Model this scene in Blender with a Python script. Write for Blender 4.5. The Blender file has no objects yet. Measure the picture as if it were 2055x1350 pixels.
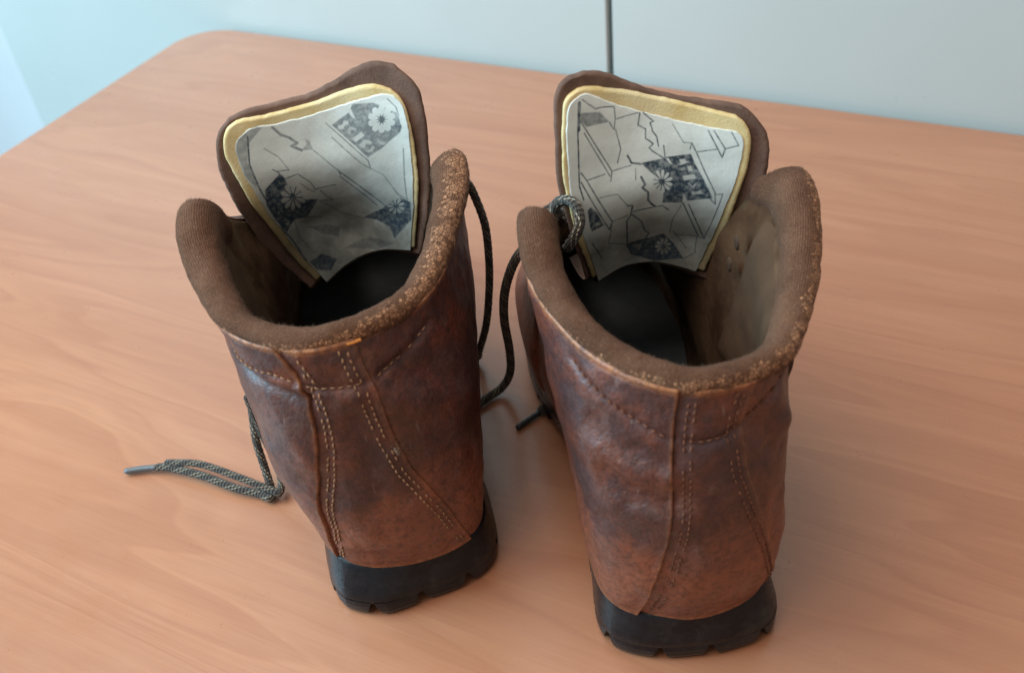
import bpy, math, random
import numpy as np
from mathutils import Matrix, Vector, noise as mnoise

random.seed(7); np.random.seed(7)
scene = bpy.context.scene
COL = scene.collection

# ------------------------------------------------------------------ camera
cam_d = bpy.data.cameras.new('camera'); cam = bpy.data.objects.new('camera', cam_d); COL.objects.link(cam)
scene.camera = cam
cam_d.sensor_width = 36.0; cam_d.lens = 35.04; cam_d.clip_start = 0.02; cam_d.clip_end = 60
Rc = ((0.9932, -0.1164, 0.0), (-0.0756, -0.6452, 0.7603), (-0.0885, -0.7551, -0.6496))   # rows: world axes in camera (right, down, forward)
cam.matrix_world = Matrix(((Rc[0][0], -Rc[0][1], -Rc[0][2], 0.0), (Rc[1][0], -Rc[1][1], -Rc[1][2], 0.0),
                           (Rc[2][0], -Rc[2][1], -Rc[2][2], 0.43), (0, 0, 0, 1)))
cam_d.dof.use_dof = True; cam_d.dof.focus_distance = 0.50; cam_d.dof.aperture_fstop = 9.0

# ------------------------------------------------------------------ light
world = bpy.data.worlds.new('World'); scene.world = world; world.use_nodes = True
bg = world.node_tree.nodes['Background']; bg.inputs[0].default_value = (1.0, 0.95, 0.90, 1); bg.inputs[1].default_value = 0.33

def area(name, loc, target, sx, sy, power, color):
    l = bpy.data.lights.new(name, 'AREA'); l.shape = 'RECTANGLE'; l.size = sx; l.size_y = sy; l.energy = power; l.color = color
    o = bpy.data.objects.new(name, l); COL.objects.link(o); o.location = loc
    o.rotation_euler = (Vector(target) - Vector(loc)).to_track_quat('-Z', 'Y').to_euler()
    return o
area('window_light', (-1.55, 0.50, 0.85), (-0.05, 0.85, -0.05), 1.0, 1.2, 56, (0.38, 0.76, 1.0))
area('overhead_fill', (-0.72, 0.30, 1.75), (0.0, 0.45, 0.0), 1.8, 1.6, 42, (1.0, 0.94, 0.87))  # unseen soft fill added overhead, stands in for ceiling bounce
scene.view_settings.view_transform = 'Standard'; scene.view_settings.look = 'None'
scene.view_settings.exposure = 0.0; scene.view_settings.gamma = 1.0
scene.render.engine = 'CYCLES'; scene.cycles.max_bounces = 8; scene.cycles.use_denoising = True

# ------------------------------------------------------------------ material helpers
class NT:
    def __init__(s, name):
        s.m = bpy.data.materials.new(name); s.m.use_nodes = True; s.t = s.m.node_tree; s.n = s.t.nodes
        s.b = s.n['Principled BSDF']
    def node(s, typ, **kw):
        n = s.n.new(typ)
        for k, v in kw.items():
            if k == 'ins':
                for a, b in v.items(): s.put(n, a, b)
            else: setattr(n, k, v)
        return n
    def put(s, n, key, val):
        i = n.inputs[key]
        if isinstance(val, bpy.types.NodeSocket): s.t.links.new(val, i)
        else: i.default_value = val
    def coord(s, kind='Object', scale=None, rot=None, loc=None):
        o = s.node('ShaderNodeTexCoord').outputs[kind]
        if scale or rot or loc:
            m = s.node('ShaderNodeMapping', ins={'Vector': o})
            if scale: m.inputs['Scale'].default_value = scale
            if rot: m.inputs['Rotation'].default_value = rot
            if loc: m.inputs['Location'].default_value = loc
            o = m.outputs[0]
        return o
    def noise(s, vec, scale, detail=4, rough=.55, dist=0.0):
        return s.node('ShaderNodeTexNoise', ins={'Vector': vec, 'Scale': scale, 'Detail': detail, 'Roughness': rough, 'Distortion': dist}).outputs['Fac']
    def ramp(s, fac, *stops):
        r = s.node('ShaderNodeValToRGB', ins={'Fac': fac}); e = r.color_ramp.elements
        while len(e) < len(stops): e.new(0.5)
        for k, (p, c) in enumerate(stops):
            e[k].position = p; e[k].color = (c, c, c, 1) if isinstance(c, (int, float)) else (*c, 1)
        return r.outputs['Color']
    def mix(s, fac, a, b, mode='MIX'):
        n = s.node('ShaderNodeMix', data_type='RGBA', blend_type=mode)
        s.put(n, 0, fac)
        for k, v in ((6, a), (7, b)):
            s.put(n, k, (*v, 1) if isinstance(v, tuple) and len(v) == 3 else v)
        return n.outputs[2]
    def math(s, op, a, b=0.0, c=0.0):
        n = s.node('ShaderNodeMath', operation=op); s.put(n, 0, a); s.put(n, 1, b); s.put(n, 2, c); return n.outputs[0]
    def attr(s, name):
        return s.node('ShaderNodeAttribute', attribute_name=name).outputs['Fac']
    def bump(s, h, strength, dist, prev=None):
        n = s.node('ShaderNodeBump', ins={'Height': h, 'Strength': strength, 'Distance': dist})
        if prev is not None: s.put(n, 'Normal', prev)
        return n.outputs[0]
    def out(s, **kw):
        for k, v in kw.items():
            s.put(s.b, {'color': 'Base Color', 'rough': 'Roughness', 'normal': 'Normal', 'spec': 'Specular IOR Level', 'sheen': 'Sheen Weight', 'coat': 'Coat Weight', 'coatr': 'Coat Roughness', 'metal': 'Metallic'}[k],
                  (*v, 1) if isinstance(v, tuple) and len(v) == 3 else v)
        return s.m

def mat_leather(name, seed, k=1.0):
    n = NT(name); co = n.coord('Object', loc=(seed, seed * .7, 0)); c = lambda r, g, b: (r * k, g * k, b * k)
    big = n.noise(co, 15, 6, .62, .4); mid = n.noise(co, 52, 6, .68, .3); fine = n.noise(co, 330, 4, .65); grit = n.noise(co, 900, 3, .7)
    base = n.mix(n.ramp(big, (.36, 0), (.62, 1)), c(.040, .014, .011), c(.165, .043, .020))
    base = n.mix(n.ramp(mid, (.42, 0), (.58, .75)), base, c(.036, .016, .017))
    # dye worn red towards the sole, dark and oiled round the ankle
    zz = n.node('ShaderNodeSeparateXYZ', ins={'Vector': n.coord('Object')}).outputs[2]
    zz = n.math('MULTIPLY', n.math('ADD', zz, n.math('MULTIPLY_ADD', n.noise(co, 20, 5, .62, .3), .12, -.06)), 5.0)
    base = n.mix(n.ramp(zz, (.24, .8), (.46, 0)), base, c(.215, .064, .031))
    base = n.mix(n.ramp(zz, (.40, 0), (.50, .42), (.60, .38), (.76, 0)), base, c(.046, .019, .016))
    # bleached greyish rub marks
    base = n.mix(n.ramp(n.noise(n.coord('Object', loc=(seed + 3, 1, 2)), 24, 7, .72, .6), (.56, 0), (.74, .36)), base, c(.20, .130, .110))
    wear = n.attr('wear')
    wn = n.math('MULTIPLY', wear, n.ramp(n.noise(co, 260, 4, .6), (.30, .25), (.58, 1)))
    base = n.mix(wn, base, (.42, .165, .065))
    # pores, grain and pale specks
    base = n.mix(n.ramp(fine, (.38, .45), (.52, 0)), base, (.022, .010, .009))
    base = n.mix(n.ramp(grit, (.58, 0), (.76, .26)), base, c(.24, .11, .08))
    scr = n.noise(n.coord('Object', scale=(1, 1, .12), rot=(.5, .3, 0)), 330, 2, .5)
    base = n.mix(n.ramp(scr, (.68, 0), (.78, .32)), base, (.26, .19, .17))
    rough = n.math('ADD', n.ramp(mid, (.3, .32), (.7, .52)), n.math('MULTIPLY', grit, .10))
    h = n.mix(.5, grit, n.node('ShaderNodeTexVoronoi', ins={'Vector': co, 'Scale': 560}).outputs['Distance'])
    nb = n.bump(n.noise(co, 80, 6, .65, .4), .55, .0026); nb = n.bump(fine, .28, .0007, nb); nb = n.bump(h, .35, .0005, nb)
    return n.out(color=base, rough=rough, normal=nb, spec=.5, coat=.10, coatr=.30)

def mat_knit(name):
    n = NT(name); uv = n.coord('UV'); co = n.coord('Object')
    w1 = n.node('ShaderNodeTexWave', wave_type='BANDS', bands_direction='Y', ins={'Vector': uv, 'Scale': 290, 'Distortion': 3.2, 'Detail': 3, 'Detail Scale': 2.0}).outputs['Fac']
    w2 = n.node('ShaderNodeTexWave', wave_type='BANDS', bands_direction='X', ins={'Vector': uv, 'Scale': 330, 'Distortion': 3, 'Detail': 2}).outputs['Fac']
    fuzz = n.noise(co, 1100, 4, .7)
    big = n.noise(co, 40, 5, .6)
    base = n.mix(n.ramp(big, (.35, 0), (.66, 1)), (.092, .038, .020), (.165, .075, .042))
    base = n.mix(n.math('MULTIPLY', w1, .42), base, (.050, .026, .015))
    base = n.mix(n.ramp(fuzz, (.52, 0), (.72, .5)), base, (.26, .145, .088))
    zone = n.attr('crack')
    base = n.mix(n.math('MULTIPLY', zone, n.ramp(n.noise(co, 240, 4, .6), (.3, .3), (.6, .95))), base, (.13, .060, .030))
    h = n.math('ADD', n.math('MULTIPLY', w1, .6), n.math('MULTIPLY', w2, .4)); 
    nb = n.bump(h, .5, .0009); nb = n.bump(fuzz, .7, .0010, nb); nb = n.bump(n.noise(co, 160, 5, .65), .5, .0020, nb)
    return n.out(color=base, rough=.92, normal=nb, spec=.10, sheen=.03)

def mat_lining(name):
    n = NT(name); co = n.coord('Object')
    base = n.mix(n.ramp(n.noise(co, 30, 5, .6, .4), (.38, 0), (.62, 1)), (.045, .022, .012), (.105, .058, .032))
    base = n.mix(n.ramp(n.noise(co, 75, 3, .5), (.58, 0), (.68, .4)), base, (.10, .075, .045))
    nb = n.bump(n.noise(co, 700, 4, .7), .5, .0008); nb = n.bump(n.noise(co, 60, 4, .6), .5, .003, nb)
    return n.out(color=base, rough=.9, normal=nb, spec=.1)

def mat_rubber(name):
    n = NT(name); co = n.coord('Object')
    base = n.mix(n.ramp(n.noise(co, 60, 6, .65), (.4, 0), (.7, 1)), (.009, .009, .011), (.022, .022, .024))
    base = n.mix(n.ramp(n.noise(co, 300, 4, .7), (.64, 0), (.78, .3)), base, (.08, .08, .085))
    scr = n.noise(n.coord('Object', scale=(.25, .25, 1)), 260, 3, .6)
    base = n.mix(n.ramp(scr, (.69, 0), (.77, .25)), base, (.09, .09, .095))
    base = n.mix(n.ramp(n.noise(co, 45, 7, .75, .4), (.52, 0), (.70, .35)), base, (.085, .072, .058))
    nb = n.bump(n.noise(co, 150, 5, .6), .25, .0015); nb = n.bump(n.noise(co, 800, 2), .2, .0004, nb)
    return n.out(color=base, rough=n.ramp(n.noise(co, 90, 4), (.3, .22), (.7, .38)), normal=nb, spec=.22)

def mat_wood(name):
    n = NT(name)
    co = n.coord('Object')
    st = n.node('ShaderNodeMapping', ins={'Vector': co, 'Scale': (.55, 4.2, 1)}).outputs[0]
    warp = n.node('ShaderNodeTexNoise', ins={'Vector': st, 'Scale': 2.1, 'Detail': 3.0, 'Roughness': .45, 'Distortion': .35})
    f = warp.outputs['Fac']
    ring = n.math('FRACT', n.math('MULTIPLY', f, 13.0))
    ringd = n.ramp(ring, (0.0, .7), (.07, 0), (.55, .05), (.92, .5), (1.0, .7))
    ring2 = n.math('SINE', n.math('MULTIPLY', f, 190.0))
    streak = n.noise(n.node('ShaderNodeMapping', ins={'Vector': co, 'Scale': (1.2, 30, 1)}).outputs[0], 3.2, 6, .6, .15)
    fleck = n.noise(n.node('ShaderNodeMapping', ins={'Vector': co, 'Scale': (6, 130, 1)}).outputs[0], 3.0, 4, .6)
    broad = n.noise(n.node('ShaderNodeMapping', ins={'Vector': co, 'Scale': (.5, 2.4, 1)}).outputs[0], 3.0, 3, .5)
    base = n.mix(n.ramp(broad, (.35, 0), (.65, 1)), (.372, .155, .078), (.435, .193, .103))
    base = n.mix(n.ramp(streak, (.36, .26), (.60, 0)), base, (.325, .118, .058))
    base = n.mix(n.math('MULTIPLY', ringd, .42), base, (.28, .098, .048))
    base = n.mix(n.math('MULTIPLY_ADD', ring2, .06, .06), base, (.27, .105, .06))
    base = n.mix(n.ramp(fleck, (.60, 0), (.74, .16)), base, (.25, .090, .045))
    hair = n.noise(n.node('ShaderNodeMapping', ins={'Vector': co, 'Scale': (9, 420, 1)}).outputs[0], 2.0, 5, .65)
    base = n.mix(n.ramp(hair, (.36, .18), (.52, 0)), base, (.27, .095, .048))
    rough = n.ramp(n.noise(co, 30, 5, .6), (.3, .26), (.7, .36))
    sc = n.noise(n.node('ShaderNodeMapping', ins={'Vector': co, 'Scale': (1, 14, 1), 'Rotation': (0, 0, .6)}).outputs[0], 60, 2, .5)
    base = n.mix(n.ramp(sc, (.76, 0), (.82, .22)), base, (.55, .38, .28))
    dust = n.noise(co, 420, 2, .5); base = n.mix(n.ramp(dust, (.76, 0), (.80, .30)), base, (.50, .40, .33))
    nb = n.bump(fleck, .12, .0004); nb = n.bump(n.noise(co, 9, 3), .05, .004, nb)
    return n.out(color=base, rough=rough, normal=nb, spec=.5, coat=.3, coatr=.22)

def mat_panel(name, c=(.47, .48, .45)):
    n = NT(name); co = n.coord('Object')
    base = n.mix(n.ramp(n.noise(co, 3, 4, .5), (.3, 0), (.7, 1)), tuple(k * .95 for k in c), tuple(k * 1.04 for k in c))
    nb = n.bump(n.noise(co, 260, 3), .08, .0006)
    return n.out(color=base, rough=n.ramp(n.noise(co, 7, 6, .65), (.3, .24), (.7, .44)), normal=nb, spec=.45)

def mat_plain(name, c, rough=.6, amp=.25, scale=120, spec=.4, bump=.3):
    n = NT(name); co = n.coord('Object'); f = n.noise(co, scale, 5, .6)
    base = n.mix(f, tuple(k * (1 - amp) for k in c), tuple(min(1, k * (1 + amp)) for k in c))
    return n.out(color=base, rough=rough, normal=n.bump(n.noise(co, scale * 5, 3), bump, .0005), spec=spec)

def mat_fabric(name):
    n = NT(name); uv = n.coord('UV'); co = n.coord('Object')
    ink = n.attr('ink')
    wv = n.node('ShaderNodeTexWave', wave_type='BANDS', bands_direction='Y', ins={'Vector': uv, 'Scale': 560, 'Distortion': 3.0, 'Detail': 3}).outputs['Fac']
    wh = n.node('ShaderNodeTexWave', wave_type='BANDS', bands_direction='X', ins={'Vector': uv, 'Scale': 560, 'Distortion': 3.0, 'Detail': 3}).outputs['Fac']
    base = n.mix(n.ramp(n.noise(co, 34, 5, .6), (.35, 0), (.65, 1)), (.60, .61, .555), (.73, .755, .70))
    grime_shade = n.attr('grime_shade')  # foot grime plus painted shade, mixed into the cloth colour
    base = n.mix(n.math('MULTIPLY', grime_shade, n.ramp(n.noise(co, 60, 5, .6), (.3, .55), (.6, 1))), base, (.10, .098, .078))
    base = n.mix(n.math('MULTIPLY', wv, .10), base, (.25, .27, .26))
    wear = n.ramp(n.noise(co, 420, 4, .6), (.34, .62), (.58, 1))
    base = n.mix(n.math('MULTIPLY', n.math('MULTIPLY', ink, wear), .97), base, (.022, .040, .060))
    nb = n.bump(n.math('ADD', wv, wh), .2, .0003); nb = n.bump(n.noise(co, 120, 4), .3, .0012, nb)
    return n.out(color=base, rough=.88, normal=nb, spec=.15)

def mat_foam(name):
    n = NT(name); co = n.coord('Object')
    base = n.mix(n.ramp(n.noise(co, 90, 5, .6), (.35, 0), (.65, 1)), (.58, .42, .18), (.68, .54, .29))
    base = n.mix(n.ramp(n.noise(co, 38, 4), (.5, 0), (.7, .6)), base, (.64, .57, .36))
    base = n.mix(n.attr('grime_shade'), base, (.12, .095, .055))  # grime and painted shade on the lower foam
    return n.out(color=base, rough=.9, normal=n.bump(n.noise(co, 900, 3, .7), .5, .0006), spec=.2)

def mat_suede(name):
    n = NT(name); co = n.coord('Object')
    base = n.mix(n.ramp(n.noise(co, 45, 5, .6), (.35, 0), (.65, 1)), (.095, .053, .038), (.175, .100, .072))
    base = n.mix(n.ramp(n.noise(co, 500, 4, .7), (.55, 0), (.75, .4)), base, (.22, .14, .10))
    return n.out(color=base, rough=.8, normal=n.bump(n.noise(co, 700, 4, .7), .5, .0008), spec=.2)

def mat_flake(name):
    n = NT(name); co = n.coord('Object')
    base = n.mix(n.attr('tone'), (.16, .066, .031), (.43, .21, .105))
    base = n.mix(n.ramp(n.noise(co, 900, 4, .65), (.4, .5), (.62, 0)), base, (.12, .06, .035))
    return n.out(color=base, rough=.7, normal=n.bump(n.noise(co, 1200, 3), .4, .0005), spec=.3)

def mat_lace(name):
    n = NT(name); uv = n.coord('UV'); sep = n.node('ShaderNodeSeparateXYZ', ins={'Vector': uv})
    L, A = sep.outputs[0], sep.outputs[1]          # length in metres, angle 0..1
    a = n.math('SINE', n.math('MULTIPLY_ADD', A, 37.7, n.math('MULTIPLY', L, 1500.0)))
    b = n.math('SINE', n.math('SUBTRACT', n.math('MULTIPLY', L, 1500.0), n.math('MULTIPLY', A, 37.7)))
    weave = n.math('MULTIPLY', a, b)
    # a tracer yarn: pale flecks on two strands of the braid
    tr = n.math('MULTIPLY', n.ramp(a, (.45, 0), (.62, 1)), n.ramp(n.math('SINE', n.math('MULTIPLY_ADD', A, 12.566, n.math('MULTIPLY', L, 500.0))), (.30, 0), (.55, 1)))
    co = n.coord('Object')
    base = n.mix(n.noise(co, 500, 4), (.020, .014, .009), (.052, .036, .023))
    base = n.mix(n.math('MULTIPLY', tr, .9), base, n.mix(n.attr('pale'), (.36, .27, .16), (.50, .46, .35)))
    nb = n.bump(weave, .8, .0009); nb = n.bump(n.noise(co, 1500, 3), .4, .0004, nb)
    return n.out(color=base, rough=.75, normal=nb, spec=.3, sheen=.2)

M = dict(
    leatherL=mat_leather('worn_leather', 0.0, 1.12), leatherR=mat_leather('worn_leather_red', 5.3, 1.22),
    knit=mat_knit('knit_collar'), lining=mat_lining('inner_lining'), rubber=mat_rubber('black_rubber'), wood=mat_wood('beech_laminate'),
    panel=mat_panel('grey_panel'), wall=mat_panel('white_wall', (.84, .86, .87)), floor=mat_plain('floor', (.25, .27, .29), .5, .1, 8),
    fabric=mat_fabric('printed_fabric'), foam=mat_foam('yellow_foam'), suede=mat_suede('brown_suede'), lace=mat_lace('braided_lace'),
    threadL=mat_plain('tan_thread', (.26, .135, .075), .85, .7, 110, .1), threadR=mat_plain('red_brown_thread', (.15, .062, .036), .85, .7, 110, .1), orange=mat_plain('orange_thread', (.55, .20, .04), .8, .3, 300), pale=mat_plain('frayed_thread', (.45, .38, .28), .9, .3, 300), flake=mat_flake('flaking_leather'),
    aglet=mat_plain('grey_plastic', (.10, .105, .11), .35, .3, 300), dark_aglet=mat_plain('black_plastic', (.02, .02, .02), .35, .3, 300),
    rust=mat_plain('rusty_metal', (.055, .026, .011), .8, .5, 500, bump=.6), insole=mat_plain('grey_insole', (.06, .062, .064), .9, .5, 60),
    patch=mat_plain('worn_lining_cloth', (.072, .040, .023), .9, .35, 60, .15, .6), fuzz=mat_plain('wool_fuzz', (.13, .085, .058), .9, .4, 300, .1),
    metal=mat_plain('dull_metal', (.11, .095, .08), .45, .3, 300), carcass=mat_plain('dark_carcass', (.05, .055, .06), .7, .2, 40))

# ------------------------------------------------------------------ mesh helpers
def empty(name, loc, rz=0.0, **props):
    o = bpy.data.objects.new(name, None); COL.objects.link(o); o.location = loc; o.rotation_euler = (0, 0, rz); o.empty_display_size = .05
    for k, v in props.items(): o[k] = v
    return o

def mesh(name, verts, faces, mat, parent=None, uv=None, attrs=None, smooth=True, **props):
    me = bpy.data.meshes.new(name)
    me.from_pydata([tuple(map(float, v)) for v in verts], [], [tuple(map(int, f)) for f in faces]); me.materials.append(mat)
    if smooth: me.polygons.foreach_set('use_smooth', np.ones(len(me.polygons), bool))
    if uv is not None:
        ul = me.uv_layers.new(name='UVMap'); li = np.empty(len(me.loops), np.int32); me.loops.foreach_get('vertex_index', li)
        ul.data.foreach_set('uv', np.asarray(uv, np.float32)[li].ravel())
    for k, v in (attrs or {}).items():
        me.attributes.new(k, 'FLOAT', 'POINT').data.foreach_set('value', np.asarray(v, np.float32).ravel())
    me.update()
    o = bpy.data.objects.new(name, me); COL.objects.link(o); o.parent = parent
    for k, v in props.items(): o[k] = v
    return o

def gfaces(nv, nu, wrap=False):
    i, j = np.meshgrid(np.arange(nv - 1), np.arange(nu if wrap else nu - 1), indexing='ij'); j2 = (j + 1) % nu
    return np.stack([i * nu + j, i * nu + j2, (i + 1) * nu + j2, (i + 1) * nu + j], -1).reshape(-1, 4)

class MB:                                       # gathers pieces into one mesh
    def __init__(s): s.v = []; s.f = []; s.n = 0
    def add(s, v, f):
        s.v.extend(v); s.f.extend([tuple(k + s.n for k in q) for q in f]); s.n += len(v)

def cr(P, t):
    """Catmull-Rom through P at params t in [0, n-1]"""
    P = np.asarray(P, float); n = len(P); sh = (-1,) + (1,) * (P.ndim - 1)
    t = np.clip(np.asarray(t, float), 0, n - 1 - 1e-9); i = np.floor(t).astype(int); f = (t - i).reshape(sh)
    Q = lambda k: P[np.clip(k, 0, n - 1)]
    p1 = Q(i); p2 = Q(i + 1)
    p0 = np.where((i < 1).reshape(sh), 2 * P[0] - P[1], Q(i - 1)); p3 = np.where((i + 2 > n - 1).reshape(sh), 2 * P[-1] - P[-2], Q(i + 2))
    return .5 * (2 * p1 + (p2 - p0) * f + (2 * p0 - 5 * p1 + 4 * p2 - p3) * f * f + (3 * p1 - p0 - 3 * p2 + p3) * f ** 3)

def resample(P, n):
    P = np.asarray(P, float); D = cr(P, np.linspace(0, len(P) - 1, 12 * len(P)))
    s = np.r_[0, np.cumsum(np.linalg.norm(np.diff(D, axis=0), axis=1))]
    return np.stack([np.interp(np.linspace(0, s[-1], n), s, D[:, k]) for k in range(D.shape[1])], 1), s[-1]

def nz(P, sc, off=0.0):                         # smooth noise at points, -1..1
    P = np.asarray(P); out = np.empty(P.shape[:-1])
    for ix in np.ndindex(out.shape):
        p = P[ix]; out[ix] = mnoise.noise(Vector((p[0] * sc + off, p[1] * sc - off, p[2] * sc + 2 * off)))
    return out

def ring(left, right, back): return np.array([*left[::-1], back, *right], float)

def seg_dist(P, poly):
    """distance of points P (...,k) to a polyline"""
    best = None
    poly = np.asarray(poly, float)
    for a, b in zip(poly[:-1], poly[1:]):
        ab = b - a; t = np.clip(((P - a) @ ab) / max(ab @ ab, 1e-12), 0, 1)
        d = np.linalg.norm(P - (a + t[..., None] * ab), axis=-1); best = d if best is None else np.minimum(best, d)
    return best

def inside(P, poly):
    x, y = P[..., 0], P[..., 1]; c = np.zeros(x.shape, bool); n = len(poly)
    for k in range(n):
        x1, y1 = poly[k]; x2, y2 = poly[(k + 1) % n]
        if y1 == y2: continue
        c ^= ((y1 > y) != (y2 > y)) & (x < (x2 - x1) * (y - y1) / (y2 - y1) + x1)
    return c

# ------------------------------------------------------------------ boot shape data (metres, boot frame: x right, y to the toe, z up)
R_net=np.array([
 ring([(-.0305,.017,.029),(-.038,.049,.030),(-.034,.115,.029),(-.046,.200,.026),(-.040,.262,.026),(-.008,.300,.028)],
      [( .034,.014,.029),( .043,.043,.030),( .040,.115,.029),( .048,.200,.026),( .038,.262,.026),(-.008,.300,.028)],(.002,.005,.028)),
 ring([(-.032,.012,.053),(-.040,.048,.054),(-.038,.115,.052),(-.049,.198,.048),(-.042,.262,.046),(-.008,.303,.048)],
      [( .037,.010,.053),( .050,.041,.054),( .045,.115,.052),( .050,.198,.048),( .039,.262,.046),(-.008,.303,.048)],(.002,.000,.053)),
 ring([(-.034,.016,.088),(-.042,.052,.088),(-.041,.110,.086),(-.044,.190,.078),(-.034,.240,.070),(-.007,.285,.072)],
      [( .037,.013,.088),( .051,.045,.088),( .048,.110,.086),( .044,.190,.078),( .031,.240,.070),(-.007,.285,.072)],(.001,-.001,.088)),
 ring([(-.036,.021,.122),(-.046,.058,.122),(-.046,.110,.122),(-.042,.165,.112),(-.032,.215,.096),(-.012,.240,.090)],
      [( .037,.015,.122),( .051,.050,.122),( .053,.105,.122),( .045,.160,.112),( .031,.210,.096),( .006,.240,.090)],(.0,.004,.122)),
 ring([(-.035,.030,.150),(-.048,.066,.154),(-.049,.110,.157),(-.043,.145,.150),(-.034,.175,.140),(-.026,.195,.130)],
      [( .037,.022,.150),( .053,.061,.154),( .060,.105,.157),( .052,.140,.150),( .039,.170,.140),( .026,.190,.130)],(.0,.010,.148)),
 ring([(-.033,.038,.168),(-.050,.080,.173),(-.052,.112,.182),(-.047,.130,.175),(-.040,.146,.155),(-.033,.160,.146)],
      [( .041,.025,.164),( .067,.069,.171),( .077,.108,.184),( .071,.128,.178),( .056,.144,.155),( .040,.160,.146)],(.0,.013,.166)),
])
R_o=(.066,.254); R_deg=2.5
L_net=np.array([
 ring([(-.0345,.013,.029),(-.045,.045,.030),(-.039,.115,.029),(-.047,.200,.026),(-.036,.262,.026),(.008,.300,.028)],
      [( .032,.014,.029),( .039,.049,.030),( .036,.115,.029),( .050,.200,.026),( .042,.262,.026),(.008,.300,.028)],(0,.004,.028)),
 ring([(-.037,.009,.053),(-.050,.044,.054),(-.045,.115,.052),(-.050,.198,.048),(-.038,.262,.046),(.008,.303,.048)],
      [( .033,.011,.053),( .043,.047,.054),( .043,.115,.052),( .053,.198,.048),( .044,.262,.046),(.008,.303,.048)],(0,.000,.053)),
 ring([(-.043,.013,.088),(-.058,.047,.088),(-.051,.110,.086),(-.043,.190,.078),(-.030,.240,.070),(.007,.285,.072)],
      [( .034,.015,.088),( .047,.050,.088),( .051,.110,.086),( .049,.190,.078),( .038,.240,.070),(.007,.285,.072)],(-.004,.000,.088)),
 ring([(-.045,.018,.122),(-.060,.053,.122),(-.056,.105,.122),(-.044,.160,.112),(-.030,.210,.096),(-.006,.240,.090)],
      [( .034,.020,.122),( .050,.056,.122),( .058,.108,.122),( .052,.165,.112),( .036,.215,.096),( .012,.240,.090)],(-.009,.004,.122)),
 ring([(-.048,.027,.152),(-.063,.065,.154),(-.064,.109,.157),(-.058,.140,.150),(-.044,.170,.140),(-.030,.190,.130)],
      [( .029,.028,.153),( .049,.068,.158),( .060,.112,.162),( .054,.148,.155),( .042,.178,.142),( .030,.195,.130)],(-.015,.008,.150)),
 ring([(-.055,.036,.168),(-.071,.079,.173),(-.073,.110,.182),(-.067,.128,.174),(-.054,.144,.154),(-.042,.158,.146)],
      [( .028,.031,.168),( .054,.078,.176),( .063,.114,.181),( .057,.131,.172),( .047,.147,.155),( .038,.160,.146)],(-.019,.013,.168)),
])
L_o=(-.058,.305); L_deg=9

TONGUE_OUTLINES = {
  'R': {"leather": [[[-202, 1270], [-262, 1560], [-311, 1838], [-306, 2037], [-294, 2205], [-256, 2274], [-196, 2293]], [[-196, 2293], [-114, 2290], [-25, 2255], [53, 2214], [207, 2147], [359, 2110], [464, 2102], [546, 2086]], [[456, 1135], [526, 1347], [577, 1537], [619, 1699], [647, 1819], [656, 1920], [641, 1984], [596, 2046], [546, 2086]]], "foam": [[[-173, 1274], [-241, 1568], [-283, 1820], [-279, 2020], [-260, 2176], [-231, 2226], [-182, 2247]], [[-182, 2247], [-136, 2242], [-23, 2209], [134, 2157], [308, 2105], [435, 2074], [514, 2058]], [[404, 1207], [466, 1431], [513, 1676], [557, 1846], [571, 1948], [554, 2019], [514, 2058]]], "fabric": [[[-137, 1238], [-221, 1598], [-261, 1820], [-260, 2020], [-242, 2166], [-216, 2208], [-175, 2226]], [[-175, 2226], [-140, 2222], [-52, 2172], [104, 2096], [302, 2033], [430, 2008], [509, 1999]], [[362, 1197], [419, 1394], [461, 1609], [509, 1794], [536, 1908], [535, 1970], [509, 1999]]]},
  'L': {"leather": [[[-281, 966], [-436, 1278], [-497, 1561], [-538, 1780], [-539, 1916], [-506, 2000], [-437, 2055]], [[-437, 2055], [-334, 2072], [-185, 2075], [-33, 2086], [99, 2127], [206, 2174], [307, 2206], [409, 2190]], [[355, 1200], [390, 1310], [437, 1491], [476, 1674], [491, 1825], [501, 1995], [487, 2107], [409, 2190]]], "foam": [[[-237, 1011], [-328, 1211], [-419, 1565], [-478, 1821], [-496, 1930], [-466, 2011], [-404, 2043]], [[-404, 2043], [-342, 2044], [-196, 2037], [6, 2057], [162, 2096], [284, 2110], [362, 2091]], [[331, 1245], [373, 1459], [408, 1656], [421, 1833], [418, 1983], [401, 2049], [362, 2091]]], "fabric": [[[-181, 985], [-287, 1212], [-367, 1508], [-421, 1757], [-445, 1895], [-430, 1958], [-366, 2005]], [[-366, 2005], [-304, 2006], [-208, 1993], [-6, 2009], [198, 2050], [311, 2075], [368, 2069]], [[303, 1218], [353, 1460], [383, 1634], [403, 1814], [410, 1960], [398, 2031], [368, 2069]]]},
}
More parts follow.
